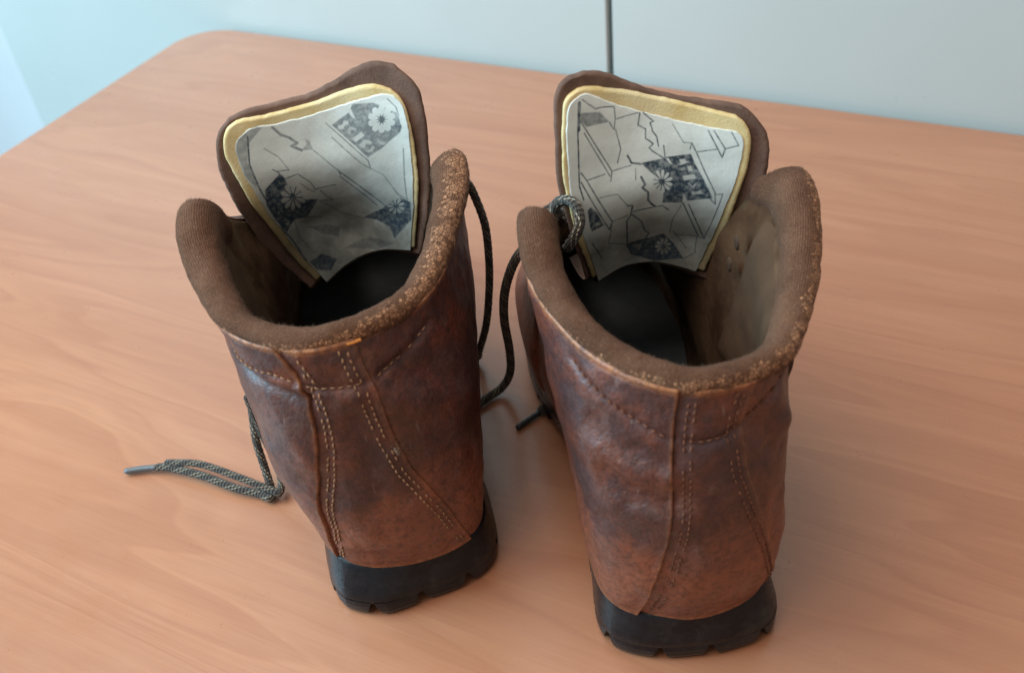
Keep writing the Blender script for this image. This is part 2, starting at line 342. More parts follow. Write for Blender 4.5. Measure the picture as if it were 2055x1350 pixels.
TONGUE_PRINT = {
  'R': [["l", 0.9, 0.5, [[-187, 2195], [-202, 2071], [-213, 1884], [-216, 1835], [-202, 1769]]], ["l", 0.9, 0.9, [[-182, 2198], [-196, 2084]]], ["p", 0.6, [[-182, 2154], [-92, 2136], [-52, 2084], [-158, 2087], [-185, 2120]]], ["l", 0.7, 0.4, [[-167, 2207], [-144, 2184], [-109, 2153], [-100, 2155], [-74, 2153], [-42, 2147], [-24, 2143], [-23, 2095], [-32, 2047], [-40, 2058], [-52, 2084]]], ["l", 0.6, 0.4, [[-19, 2090], [83, 2099]]], ["l", 0.8, 0.45, [[92, 2097], [80, 2045], [113, 2023], [110, 1983], [134, 1964], [143, 1954], [124, 1939], [136, 1924], [187, 1886]]], ["l", 0.8, 0.45, [[106, 2098], [132, 2070], [151, 2053], [135, 2048], [141, 2028], [144, 2010], [161, 1986], [167, 1942]]], ["l", 0.8, 0.4, [[190, 1944], [194, 1890]]], ["l", 0.8, 0.4, [[-185, 2120], [-56, 1861], [-65, 1817]]], ["l", 0.7, 0.4, [[-172, 2063], [-67, 1841]]], ["l", 0.7, 0.4, [[-56, 1861], [33, 1872]]], ["l", 0.9, 0.6, [[22, 1919], [38, 1883], [82, 1871]]], ["p", 0.95, [[82, 1875], [173, 1883], [201, 1890], [311, 1895], [329, 1847], [362, 1780], [389, 1717], [405, 1676], [295, 1661], [275, 1703], [269, 1653], [178, 1662], [181, 1734], [132, 1820]]], ["e", 1, [[196, 1886], [210, 1884], [226, 1851], [213, 1861]]], ["f", [174, 1778], [[227, 1772], [174, 1719]], 11, 0.36], ["e", 0.85, [[247, 1852], [263, 1855], [257, 1874], [284, 1874], [288, 1863], [303, 1859], [285, 1851], [267, 1846]]], ["e", 0.45, [[255, 1831], [280, 1838], [288, 1822], [270, 1818]]], ["e", 0.8, [[293, 1837], [311, 1841], [317, 1813], [299, 1812]]], ["e", 0.85, [[269, 1795], [325, 1799], [331, 1778], [277, 1771]]], ["e", 0.6, [[291, 1758], [300, 1760], [315, 1742], [326, 1756], [333, 1751], [322, 1731], [308, 1737]]], ["e", 0.75, [[307, 1713], [318, 1715], [329, 1707], [351, 1720], [363, 1701], [345, 1698], [332, 1701], [316, 1690]]], ["l", 0.8, 0.4, [[308, 1918], [316, 1946], [338, 1896], [372, 1807], [415, 1707], [418, 1643], [390, 1679]]], ["l", 0.7, 0.4, [[336, 1903], [425, 1918]]], ["l", 0.8, 0.45, [[391, 1997], [445, 1880], [459, 1920], [415, 1997]]], ["l", 0.7, 0.4, [[459, 1920], [516, 1936], [488, 1994]]], ["l", 0.7, 0.4, [[-175, 1850], [-90, 1855]]], ["l", 0.8, 0.45, [[-207, 1851], [-79, 1555], [-66, 1604], [-180, 1852], [-203, 1892]]], ["p", 0.9, [[-187, 1710], [-171, 1723], [-143, 1686], [-106, 1595], [-170, 1586], [-180, 1622]]], ["e", 0.6, [[-154, 1626], [-134, 1629], [-126, 1607], [-147, 1604]]], ["l", 0.7, 0.4, [[-66, 1604], [11, 1617]]], ["l", 0.8, 0.6, [[10, 1678], [34, 1672], [26, 1612], [8, 1576], [23, 1409]]], ["l", 0.7, 0.6, [[31, 1618], [82, 1553], [108, 1469], [130, 1445], [113, 1396]]], ["l", 0.8, 0.5, [[40, 1632], [179, 1643], [209, 1612]]], ["l", 0.9, 0.7, [[78, 1814], [95, 1777], [80, 1765], [108, 1734], [108, 1692], [128, 1658], [143, 1645]]], ["l", 0.6, 0.4, [[55, 1855], [52, 1807]]], ["l", 0.8, 0.45, [[273, 1653], [362, 1425], [389, 1412], [301, 1640]]], ["l", 0.7, 0.4, [[388, 1418], [427, 1608], [448, 1703], [415, 1696]]], ["l", 0.6, 0.4, [[261, 1420], [357, 1425]]], ["p", 0.85, [[13, 1398], [137, 1406], [202, 1428], [258, 1356], [306, 1266], [168, 1240], [47, 1305]]], ["f", [207, 1337], [[248, 1338], [209, 1280]], 9, 0.36], ["e", 0.5, [[45, 1372], [102, 1377], [91, 1326]]], ["l", 0.7, 0.5, [[-170, 1511], [-116, 1371]]], ["l", 0.7, 0.4, [[-25, 2044], [-8, 1956], [-27, 1893]]], ["l", 0.6, 0.35, [[236, 2033], [280, 1950], [316, 1946]]], ["l", 0.6, 0.35, [[232, 1434], [234, 1546], [273, 1653]]], ["l", 0.6, 0.35, [[-123, 1754], [-38, 1751], [10, 1678]]], ["l", 0.6, 0.4, [[-66, 1604], [-79, 1450], [13, 1398]]], ["l", 0.6, 0.4, [[357, 1425], [353, 1311], [306, 1266]]], ["l", 0.5, 0.5, [[261, 1420], [247, 1449], [314, 1335]]]],
  'L': [["p", 0.45, [[-437, 1969], [-318, 2010], [-292, 1994], [-374, 1940], [-401, 1858], [-381, 1714], [-457, 1825], [-456, 1901]]], ["l", 0.8, 0.6, [[-370, 1970], [-395, 1844], [-378, 1707], [-357, 1596], [-325, 1379], [-305, 1324], [-259, 1150]]], ["p", 0.62, [[43, 1943], [132, 1992], [166, 2035], [267, 2036], [371, 1988], [377, 1921], [353, 1884], [263, 1815], [185, 1772]]], ["e", 0.9, [[128, 2016], [151, 2019], [165, 1963], [148, 1974]]], ["f", [289, 1958], [[358, 1959], [275, 1888]], 10, 0.55], ["p", 0.8, [[342, 1934], [379, 1933], [368, 1901], [353, 1884]]], ["e", 0.8, [[70, 1935], [94, 1940], [106, 1960], [127, 1956], [126, 1942], [105, 1934], [94, 1918], [73, 1922]]], ["e", 0.5, [[113, 1914], [131, 1929], [159, 1915], [152, 1906], [132, 1912], [122, 1891], [113, 1894]]], ["e", 0.85, [[127, 1868], [179, 1901], [191, 1881], [140, 1850]]], ["e", 0.6, [[153, 1839], [192, 1861], [223, 1848], [208, 1834], [190, 1839], [176, 1820], [157, 1826]]], ["e", 0.75, [[178, 1805], [200, 1809], [217, 1828], [230, 1823], [216, 1803], [193, 1797]]], ["e", 0.6, [[248, 1852], [290, 1841], [273, 1829], [257, 1834]]], ["l", 0.6, 0.4, [[16, 1956], [182, 1754], [186, 1710]]], ["l", 0.5, 0.5, [[31, 1883], [147, 1740], [186, 1710]]], ["l", 0.5, 0.5, [[365, 1813], [342, 1657], [333, 1513]]], ["l", 0.5, 0.5, [[337, 2054], [369, 2016], [374, 1978]]], ["l", 0.6, 0.9, [[-243, 1982], [-212, 1938], [-176, 1915], [-144, 1882], [-176, 1873], [-131, 1844]]], ["p", 0.4, [[-131, 1844], [-75, 1834], [-82, 1880], [-102, 1898], [-100, 1868]]], ["l", 0.7, 0.4, [[-294, 1788], [-277, 1773], [-214, 1764]]], ["l", 0.7, 0.4, [[-277, 1773], [-253, 1739]]], ["p", 0.92, [[-356, 1693], [-266, 1757], [-246, 1726], [-242, 1656], [-176, 1563], [-110, 1549], [-192, 1430], [-260, 1439], [-316, 1373], [-350, 1483], [-371, 1603]]], ["f", [-233, 1600], [[-170, 1576], [-253, 1509]], 10, 0.4], ["l", 0.6, 0.5, [[-237, 1723], [-178, 1733], [-126, 1667], [-113, 1618], [-78, 1624], [-5, 1630]]], ["l", 0.6, 0.5, [[-89, 1605], [-64, 1557], [-36, 1523], [-108, 1533]]], ["l", 0.5, 0.5, [[-176, 1674], [-149, 1632], [-118, 1601]]], ["l", 0.8, 0.45, [[26, 1712], [234, 1456]]], ["l", 0.7, 0.4, [[25, 1679], [180, 1470]]], ["l", 0.7, 0.4, [[23, 1724], [31, 1687]]], ["p", 0.85, [[91, 1368], [204, 1450], [228, 1477], [305, 1546], [349, 1525], [337, 1414], [235, 1266], [223, 1332], [164, 1364]]], ["f", [274, 1484], [[319, 1495], [266, 1425]], 9, 0.36], ["p", 0.45, [[-201, 1357], [-141, 1289], [-58, 1243], [-37, 1306], [-101, 1342]]], ["l", 0.5, 0.6, [[-235, 1442], [-124, 1406]]], ["p", 0.8, [[-243, 1136], [-169, 1160], [-97, 1107], [-141, 1049], [-215, 1074]]], ["e", 0.5, [[-333, 1532], [-317, 1531], [-328, 1507]]], ["e", 0.6, [[-312, 1437], [-285, 1437], [-302, 1409]]], ["l", 0.5, 0.6, [[279, 1593], [298, 1559], [324, 1546]]], ["l", 0.5, 0.4, [[-308, 1896], [-249, 1836], [-216, 1765]]], ["l", 0.5, 0.4, [[-75, 1834], [-34, 1787], [26, 1712]]], ["l", 0.5, 0.4, [[186, 1710], [243, 1674], [279, 1593]]], ["l", 0.5, 0.4, [[-110, 1533], [-1, 1405], [91, 1368]]], ["l", 0.5, 0.4, [[-260, 1439], [-262, 1317], [-224, 1214]]], ["p", 0.4, [[-46, 1166], [101, 1239], [224, 1232], [138, 1161]]]],
}


SEAMS = {   # (u, v) along the back of each boot
 'L': dict(A=[(-0.47, 5.0), (-0.46, 4.917), (-0.44, 4.43), (-0.415, 4.0), (-0.44, 3.7), (-0.50, 3.24), (-0.58, 2.79), (-0.73, 2.217), (-0.94, 1.6), (-1.10, 0.98), (-1.21, 0.0)],
           B=[(0.31, 5.0), (0.29, 4.183), (0.29, 3.75), (0.25, 3.217), (0.24, 2.767), (0.29, 2.2), (0.42, 1.717), (0.55, 1.267), (0.69, 0.6), (0.80, 0.0)],
           H=[[(-1.45, 4.10), (-1.15, 4.05), (-0.88, 4.08), (-0.66, 4.10), (-0.48, 4.03)], [(-0.38, 3.97), (-0.03, 3.933), (0.25, 3.867)], [(.35, 3.83), (.62, 3.95), (.95, 4.15)]],
           creases=[([(-1.45, 3.80), (-1.0, 3.78), (-0.70, 3.76), (-0.42, 3.70)], .0038, -.0030), ([(-1.3, 4.0), (-.8, 3.98), (-.45, 3.9)], .004, .0022), ([(-.3, 3.75), (0.0, 3.68), (.25, 3.6)], .006, .0014),
                    ([(-.02, 3.3), (-.05, 2.7), (-.12, 2.1)], .006, -.0022), ([(.45, 3.9), (.7, 3.5), (1.0, 3.1)], .006, -.0022), ([(.4, 3.3), (.8, 3.0), (1.2, 2.8)], .007, .0018), ([(-.9, 3.2), (-.75, 2.6)], .008, .0014)]),
 'R': dict(A=[(-0.13, 5.0), (-0.15, 4.633), (-0.19, 4.067), (-0.22, 3.417), (-0.23, 2.917), (-0.25, 2.533), (-0.3, 2.133), (-0.4, 1.617), (-0.5, 1.217), (-0.6, 0.533), (-0.68, 0.0)],
           B=[(0.60, 5.0), (0.56, 4.6), (0.49, 4.017), (0.49, 3.567), (0.54, 3.033), (0.66, 2.533), (0.84, 1.867), (0.99, 1.317), (1.2, 0.533), (1.32, 0.0)],
           H=[[(-0.06, 3.733), (0.24, 3.75), (0.46, 3.85)], [(-1.3, 4.5), (-1.09, 4.35), (-0.78, 4.133), (-0.49, 3.95), (-0.24, 3.767)], [(.56, 3.9), (.8, 4.05), (1.1, 4.25)]],
           creases=[([(-1.0, 3.7), (-.7, 3.5), (-.35, 3.35)], .006, -.0018), ([(-.95, 3.3), (-.6, 3.15), (-.3, 3.1)], .005, .0016), ([(-.9, 3.0), (-.6, 2.75), (-.3, 2.7)], .005, -.0020), ([(-.8, 2.5), (-.5, 2.45), (-.28, 2.35)], .006, .0014),
                    ([(0.0, 3.0), (.2, 2.7), (.35, 2.2)], .007, -.0015), ([(.7, 3.6), (.9, 3.2), (1.1, 3.0)], .006, -.0020), ([(1.0, 3.8), (1.2, 3.3)], .006, .0015)]),
}

# ------------------------------------------------------------------ one boot
class Boot:
    def __init__(s, key, net, o, deg, label):
        s.k = key; s.net = net; s.o = o; s.a = math.radians(deg)
        s.root = empty('hiking_boot', (o[0], o[1], 0), s.a, label=label, category='boot', group='pair of brown boots on the table')
        s.leather = M['leather' + key]
        sm = SEAMS[key]
        A = np.array(sm['A'])[::-1]; B = np.array(sm['B'])[::-1]
        s.uA = lambda v: np.interp(v, A[:, 1], A[:, 0]); s.uB = lambda v: np.interp(v, B[:, 1], B[:, 0])
        s.creases = [(s.pts(np.array([p[0] for p in cr(c, np.linspace(0, len(c) - 1, 12))]), np.array([p[1] for p in cr(c, np.linspace(0, len(c) - 1, 12))])), w, h) for c, w, h in sm['creases'] + [(hh, .0022, -.0011) for hh in sm['H']]]
    def w2l(s, P):                              # world -> boot frame
        P = np.asarray(P, float); x = P[..., 0] - s.o[0]; y = P[..., 1] - s.o[1]; c, q = math.cos(s.a), math.sin(s.a)
        return np.stack([x * c + y * q, -x * q + y * c, P[..., 2]], -1)
    def grid(s, U, V):
        """U (nv,nu) and V (nv,) -> points (nv,nu,3) and outward normals"""
        nv, nu = U.shape
        def ev(U, V2):
            A = cr(np.transpose(s.net, (1, 0, 2)), U.ravel() + 6)          # (N,R,3)
            v = np.clip(V2.ravel(), 0, len(s.net) - 1 - 1e-6); i = np.floor(v).astype(int); f = (v - i)[:, None]; N = np.arange(len(v)); n = A.shape[1]
            g = lambda k: A[N, np.clip(k, 0, n - 1)]
            p1 = g(i); p2 = g(i + 1); p0 = np.where((i < 1)[:, None], 2 * A[:, 0] - A[:, 1], g(i - 1)); p3 = np.where((i + 2 > n - 1)[:, None], 2 * A[:, -1] - A[:, -2], g(i + 2))
            return (.5 * (2 * p1 + (p2 - p0) * f + (2 * p0 - 5 * p1 + 4 * p2 - p3) * f * f + (3 * p1 - p0 - 3 * p2 + p3) * f ** 3)).reshape(*U.shape, 3)
        V2 = np.broadcast_to(V.reshape(-1, 1) if V.ndim == 1 else V, U.shape); e = .01
        P = ev(U, V2); du = ev(np.clip(U + e, -6, 6), V2) - ev(np.clip(U - e, -6, 6), V2); dv = ev(U, np.clip(V2 + e, 0, 5)) - ev(U, np.clip(V2 - e, 0, 5))
        N = np.cross(du, dv); N /= np.linalg.norm(N, axis=-1, keepdims=True) + 1e-12
        return P, N
    def pts(s, u, v, off=0.0):
        P, N = s.grid(np.asarray(u, float).reshape(1, -1), np.asarray(v, float).reshape(1, -1)); return P[0] + N[0] * np.asarray(off).reshape(-1, 1) if np.ndim(off) else P[0] + N[0] * off
    def disp(s, P):
        d = .0012 * nz(P, 34, 1.3) + .0008 * nz(P, 80, 4.1) + .0003 * nz(P, 170, 2.7)
        for poly, w, h in s.creases: d = d + h * np.exp(-(seg_dist(P, poly) / w) ** 2)
        return d
    def panel(s, name, U, V, off, wear=None, mat=None, disp=True, parent=None, **props):
        P, N = s.grid(U, V)
        if disp:
            fade = np.clip(V / .4, 0, 1).reshape(-1, 1) * np.clip((5 - V) / .25, 0, 1).reshape(-1, 1)
            off = off + s.disp(P) * fade
        off = off + (np.exp(-((V - 4.93) / .035) ** 2) * .0005).reshape(-1, 1)
        if wear is not None: wear = np.maximum(wear, (np.clip((.16 - V) / .08, 0, 1) * .55).reshape(-1, 1))
        Q = P + N * off[..., None]
        return mesh(name, Q.reshape(-1, 3), gfaces(*U.shape), mat or s.leather, parent or s.root, attrs={'wear': wear if wear is not None else np.zeros(U.shape)}, **props)

    def back_off(s, u, v):
        w = np.clip((u - (s.uA(v) - .04)) / ((s.uB(v) - .07) - (s.uA(v) - .04)), 0, 1); return np.minimum(w * 3.0, 1) ** .7 * .0023 - .00085
    def uppers(s):
        V = np.linspace(0, 5, 150); R = len(V); one = np.ones((R, 1)); mm = .001
        e_u = np.array([.060, .048, .036, .025, .016, .009, .003, 0.0]); e_o = np.array([1.45, 1.47, 1.50, 1.55, 1.50, 1.25, .6, -1.2]) * mm
        uA = s.uA(V)[:, None]; uB = s.uB(V)[:, None]
        topw = np.clip((V - 4.78) / .16, 0, 1)[:, None]
        # left quarter: its raw edge overlaps the back panel along seam A
        f = np.linspace(0, 1, 190)[None, :]; f = f ** .8
        U = np.hstack([-6 + (uA - .075 + 6) * f, uA - e_u]); off = np.hstack([np.full((R, 190), 1.4 * mm), one * e_o])
        wear = np.hstack([np.zeros((R, 190)) , one * np.array([0, .05, .15, .3, .5, .7, .6, .2])]) * (.5 + .5 * (V / 5)[:, None]); wear = np.maximum(wear, topw * .9)
        s.panel('quarter_panel', U, V, off, wear, label='left side leather panel with a raised raw edge at the back seam')
        # back panel: under on the left, rolled over the right quarter along seam B
        w = np.linspace(0, 1, 90)[None, :]; lo = uA - .04; hi = uB - .07
        U = np.hstack([lo + (hi - lo) * w, uB - e_u]); off = np.hstack([np.minimum(w * 3.0, 1) ** .7 * 2.3 * mm * one - .85 * mm, one * e_o])
        wear = np.hstack([np.zeros((R, 90)), one * np.array([.1, .15, .2, .3, .5, .6, .5, .2])]) * .7; wear = np.maximum(wear, topw * .9)
        s.panel('back_panel', U, V, off, wear, label='narrow leather panel up the back of the heel')
        # right quarter
        f = np.linspace(0, 1, 190)[None, :] ** 1.25
        U = (uB - .05) + (6 - uB + .05) * f; off = np.full(U.shape, .1 * mm)
        s.panel('quarter_panel', U, V, off, np.maximum(topw * .9 + 0 * U, np.exp(-((U - uB) / .05) ** 2) * .15))
        # vamp with wrap-around toe, over the quarters
        net = s.net[:4]; cols = [9, 10, 11, 12, 1, 2, 3]
        N2 = np.stack([(net[:, c] if c != 12 else .5 * (net[:, 12] + net[:, 0])) for c in cols], 1)
        G = cr(np.transpose(cr(np.transpose(N2, (1, 0, 2)), np.linspace(.55, 5.45, 90)), (1, 0, 2)), np.linspace(0, 2.98, 50))
        du = np.gradient(G, axis=1); dv = np.gradient(G, axis=0); Nn = np.cross(du, dv); Nn /= np.linalg.norm(Nn, axis=-1, keepdims=True) + 1e-12
        edge = np.minimum(np.minimum(np.arange(90), np.arange(90)[::-1])[None, :], np.arange(50)[::-1][:, None]); o2 = np.where(edge == 0, -.002, np.where(edge == 1, .0022, .0028))
        G = G + Nn * (o2 + .0010 * nz(G, 45, 7.7))[..., None]
        mesh('vamp', G.reshape(-1, 3), gfaces(50, 90), s.leather, s.root, attrs={'wear': np.zeros(50 * 90)})
        # inner lining
        U = np.broadcast_to(np.linspace(-6, 6, 150), (70, 150)); V = np.linspace(.02, 4.95, 70); P, N = s.grid(U, V)
        lum = np.clip((5 - V) / .8, 0, 1)[:, None]
        P = P - N * (.0035 + .0035 * lum + .0012 * nz(P, 50, 2.2))[..., None]
        mesh('lining', P.reshape(-1, 3), gfaces(70, 150)[:, ::-1], M['lining'], s.root)
        # padded patch sewn to the lining on the outer side
        sg = 1 if s.k == 'R' else -1; U = np.broadcast_to(sg * np.linspace(1.55, 3.15, 40), (44, 40)); Vp = np.linspace(2.0, 4.35, 44); P, N = s.grid(U, Vp)
        ex = 1 - np.abs(np.linspace(-1, 1, 40)) ** 6; ey = 1 - np.abs(np.linspace(-1, 1, 44)) ** 6; bulge = np.minimum(ex[None, :], ey[:, None])
        P = P - N * (.0050 + .0050 * bulge + .0010 * nz(P, 70, 5.2))[..., None]
        mesh('lining_patch', P.reshape(-1, 3), gfaces(44, 40), M['patch'], s.root)
        # insole
        u = np.linspace(-6, 6, 80)[:-1]; P = s.pts(u, np.full(79, .05)); c = np.array([0, .14, 0]); P = (P - c) * np.array([.90, .95, 1]) + c; P[:, 2] = .036
        mesh('insole', [*P, (0, .14, .0355)], [(k, (k + 1) % 79, 79) for k in range(79)], M['insole'], s.root)

    def stitch_row(s, mb, U, V, off, length=.0024, gap=.0011, r=.00042, jitter=.00012):
        P = s.pts(U, V, 0.0); d = s.disp(P); Q, N = s.grid(np.asarray(U).reshape(1, -1), np.asarray(V).reshape(1, -1)); Q = Q[0] + N[0] * (off + d)[:, None]; N = N[0]
        sl = np.r_[0, np.cumsum(np.linalg.norm(np.diff(Q, axis=0), axis=1))]; t = 0.0
        at = lambda x: np.array([np.interp(x, sl, Q[:, k]) for k in range(3)]); an = lambda x: np.array([np.interp(x, sl, N[:, k]) for k in range(3)])
        while t + length < sl[-1]:
            a, b = at(t), at(t + length); n = an(t + length / 2); n /= np.linalg.norm(n); x = b - a; L = np.linalg.norm(x); x /= L + 1e-9; y = np.cross(n, x)
            if random.random() > .13:
                c0 = .5 * (a + b) + y * random.uniform(-1, 1) * jitter + n * .0001; ang = random.uniform(-.22, .22); x2 = x * math.cos(ang) + y * math.sin(ang); y2 = np.cross(n, x2)
                vs = []
                for q, rr, hh in ((-.5, .35, -.5), (-.32, 1, .35), (0, 1.1, .6), (.32, 1, .35), (.5, .35, -.5)):
                    for w in range(6):
                        th = 2 * math.pi * w / 6; vs.append(c0 + x2 * q * L + (y2 * math.cos(th) + n * math.sin(th)) * r * rr + n * r * (hh - .35))
                fs = [(i * 6 + j, i * 6 + (j + 1) % 6, (i + 1) * 6 + (j + 1) % 6, (i + 1) * 6 + j) for i in range(4) for j in range(6)] + [tuple(range(5, -1, -1)), tuple(range(24, 30))]
                mb.add(vs, fs)
            t += length + gap * random.uniform(.7, 1.3)

    def stitches(s):
        mb = MB(); mm = .001; V = np.linspace(.25, 4.85, 160)
        full = lambda o: np.full(len(V), o)
        r = .00050 if s.k == 'L' else .00042
        for u in (s.uA(V) + .10, s.uA(V) + .17, s.uB(V) - .10, s.uB(V) - .17): s.stitch_row(mb, u, V, s.back_off(u, V) + .00028, r=r)
        for h in SEAMS[s.k]['H']:
            q = cr(h, np.linspace(0, len(h) - 1, 60)); lv = q[:, 0]
            off = np.where(lv < s.uA(q[:, 1]), 1.65 * mm, np.where(lv < s.uB(q[:, 1]), s.back_off(lv, q[:, 1]) + .00025, .35 * mm))
            s.stitch_row(mb, q[:, 0], q[:, 1], off, r=.0004)
        if s.k == 'L':
            fb = MB(); c = s.pts([s.uB(2.62) - .06], [2.62], .0018)[0]
            for _ in range(60):
                p = c + np.array([random.gauss(0, .0011), random.gauss(0, .0006), random.gauss(0, .0016)]); d = np.array([random.gauss(0, 1), random.gauss(-.5, .5), random.gauss(0, 1)]); d *= random.uniform(.0008, .0022) / np.linalg.norm(d); sd = np.cross(d, [.2, .9, .3]); sd *= .00010 / (np.linalg.norm(sd) + 1e-9)
                fb.add([p - sd, p + sd, p + d], [(0, 1, 2)])
            mesh('frayed_thread', fb.v, fb.f, M['pale'], s.root, kind='stuff')
            U = np.linspace(.22, .34, 6); T = np.array([s.pts(U, np.full(6, v), o) for v, o in ((4.86, .0012), (4.88, .0024), (4.93, .0026), (4.955, .0012))])
            mesh('orange_thread_end', T.reshape(-1, 3), gfaces(4, 6), M['orange'], s.root)
        mesh('stitching', mb.v, mb.f, M['thread' + s.k], s.root, kind='stuff')

    # padded collar ---------------------------------------------------------------
    PROF = np.array([(.8, -6.5), (-.7, -3.8), (-1.5, -1.4), (-1.5, .8), (-.7, 2.6), (1.0, 4.2), (3.8, 5.3), (7.2, 5.5), (10.6, 4.4), (13.6, 2.0), (15.6, -1.5), (16.8, -6), (16.8, -12), (15, -18), (12, -23), (8.5, -27), (4, -30)]) * .001
    def collar(s):
        nu, npf = 300, 44; ue = 4.2; u = np.linspace(-ue, ue, nu); T, N = s.grid(u.reshape(1, -1), np.full((1, nu), 5.0)); T, N = T[0], N[0]
        inn = -N.copy(); inn[:, 2] = 0
        k = np.ones(15) / 15; inn = np.stack([np.convolve(np.pad(inn[:, i], 7, 'edge'), k, 'valid') for i in range(3)], 1); inn /= np.linalg.norm(inn, axis=1, keepdims=True)
        prof = cr(s.PROF, np.linspace(0, len(s.PROF) - 1, npf)); cen = np.array([.007, -.008])
        e = np.clip((np.abs(u) - (ue - .75)) / .75, 0, 1); sc = np.sqrt(np.clip(1 - e ** 2.4, 0, 1)) * .96 + .04
        back = np.exp(-(u / 1.6) ** 2); th = 1 - .24 * back
        G = np.empty((npf, nu, 3))
        for j in range(npf):
            a = cen[0] + (prof[j, 0] * th - cen[0]) * sc; b = cen[1] + (prof[j, 1] - cen[1]) * sc
            G[j] = T + inn * a[:, None] + np.array([0, 0, 1.0]) * b[:, None]
        dj = np.gradient(G, axis=0); du = np.gradient(G, axis=1); Nn = np.cross(du, dj); Nn /= np.linalg.norm(Nn, axis=-1, keepdims=True) + 1e-12
        G = G + Nn * (.0007 * nz(G, 70, 3.3) + .0004 * nz(G, 210, 6.1) + .0012 * nz(G, 26, 8.3))[..., None]
        s.cG, s.cN, s.cu = G, Nn, u
        al = np.r_[0, np.cumsum(np.linalg.norm(np.diff(T, axis=0), axis=1))]; ac = np.r_[0, np.cumsum(np.linalg.norm(np.diff(prof, axis=0), axis=1))]
        s.al, s.ac = al, ac
        UV = np.stack(np.broadcast_arrays(al[None, :], ac[:, None]), -1)
        uu = np.broadcast_to(u[None, :], (npf, nu)); jj = np.broadcast_to(ac[:, None] * 1000, (npf, nu))
        crack = s.crackmask(uu, jj, G)
        mesh('padded_collar', G.reshape(-1, 3), gfaces(npf, nu), M['knit'], s.root, uv=UV.reshape(-1, 2), attrs={'crack': np.clip(crack, 0, 1)}, label='brown padded knit collar with a cracked leather edge')
        mb = MB()
        for _ in range(5200):
            i, j = random.randrange(3, npf - 12), random.randrange(4, nu - 4)
            if crack[i, j] > .45: continue
            p, nn = G[i, j], Nn[i, j]; d = nn * random.uniform(.4, 1) + np.array([random.gauss(0, .6), random.gauss(0, .6), random.gauss(0, .6)]); d /= np.linalg.norm(d); L = random.uniform(.0006, .0019)
            sd = np.cross(d, [.3, .5, .8]); sd *= .00005 / np.linalg.norm(sd); mid = p + d * L * .6 + nn * .0001
            mb.add([p - sd, p + sd, mid + sd * .8, mid - sd * .8, p + d * L + np.array([0, 0, -.0002])], [(0, 1, 2, 3), (3, 2, 4)])
        mesh('collar_fuzz', mb.v, mb.f, M['fuzz'], s.root, kind='stuff')
        s.flakes()
    def crackmask(s, u, w, P):
        """how flaked the collar edge is; w = mm across from the outer seam"""
        n = .50 + .6 * nz(P, 75, 5.5) + .9 * nz(P, 300, 1.5)
        if s.k == 'L':
            ln = np.interp(u, [-4, -3.2, -2, -.8, -.3, .2, .7, 1.2, 2.6, 3.3, 3.7], [.5, .75, .8, .8, .9, .85, .85, .95, .9, .75, .4]); wc = np.interp(u, [-3, -1, 0, .6, 1.5, 3], [5.5, 5.0, 6.5, 10.5, 14, 14]); hw = np.interp(u, [-3, -1, 0, .6, 1.5, 3], [2.2, 2.0, 3.2, 5.6, 7.2, 6.0])
        else:
            ln = np.interp(u, [-3, -1.4, -.7, -.3, 0, .3, .9, 1.8, 2.5, 3.2], [.65, .7, .75, .8, .75, .8, .85, .85, .7, .5]); wc = np.interp(u, [-2, -.5, .4, 1, 2], [4.5, 7.0, 8.5, 9.5, 10]); hw = np.interp(u, [-2, -.5, .4, 1, 2], [1.8, 3.0, 3.8, 4.6, 4.2])
        return ln * np.exp(-((w - wc) / hw) ** 4) * np.clip(n + .35, 0, 1.2)
    def flakes(s):
        mb = MB(); al, ac = s.al, s.ac; sp = .0017 if s.k == 'L' else .0014; npf, nu = s.cG.shape[:2]
        def at(L, W, lift):
            x = np.interp(L, al, np.arange(nu)); y = np.interp(W, ac, np.arange(npf)); i, j = int(min(y, npf - 1.001)), int(min(x, nu - 1.001)); fy, fx = y - i, x - j
            b = lambda A: A[i, j] * (1 - fy) * (1 - fx) + A[i + 1, j] * fy * (1 - fx) + A[i, j + 1] * (1 - fy) * fx + A[i + 1, j + 1] * fy * fx
            return b(s.cG) + b(s.cN) * lift
        seeds = []; W = .0006; row = 0
        while W < .024:
            L = al[0] + .004 + (row % 2) * sp * .5
            while L < al[-1] - .004: seeds.append((L + random.uniform(-.85, .85) * sp, W + random.uniform(-.85, .85) * sp)); L += sp
            W += sp * .87; row += 1
        S = np.array(seeds); tone = []
        for k, (l0, w0) in enumerate(seeds):
            P0 = at(l0, w0, 0); u0 = np.interp(l0, al, s.cu)
            m = float(s.crackmask(np.array([[u0]]), np.array([[w0 * 1000]]), P0.reshape(1, 1, 3))[0, 0])
            if random.random() > m * 1.3: continue
            r0 = sp * .85; poly = [(-r0, -r0), (r0, -r0), (r0, r0), (-r0, r0)]
            for q in np.nonzero(np.hypot(S[:, 0] - l0, S[:, 1] - w0) < sp * 2.2)[0]:
                if q == k: continue
                dx, dy = S[q, 0] - l0, S[q, 1] - w0; d = math.hypot(dx, dy); nx, ny, c = dx / d, dy / d, d / 2 - random.uniform(.00003, .00016); np_ = []
                for a, b in zip(poly, poly[1:] + poly[:1]):
                    da, db = a[0] * nx + a[1] * ny - c, b[0] * nx + b[1] * ny - c
                    if da <= 0: np_.append(a)
                    if da * db < 0: t = da / (da - db); np_.append((a[0] + (b[0] - a[0]) * t, a[1] + (b[1] - a[1]) * t))
                poly = np_
                if len(poly) < 3: break
            if len(poly) < 3: continue
            n = len(poly); h = random.uniform(.00002, .00012); vs = [at(l0, w0, h * 1.2)]
            for lv, kk in ((h, .86), (-.0002, 1.0)): vs += [at(l0 + x * kk, w0 + y * kk, lv) for x, y in poly]
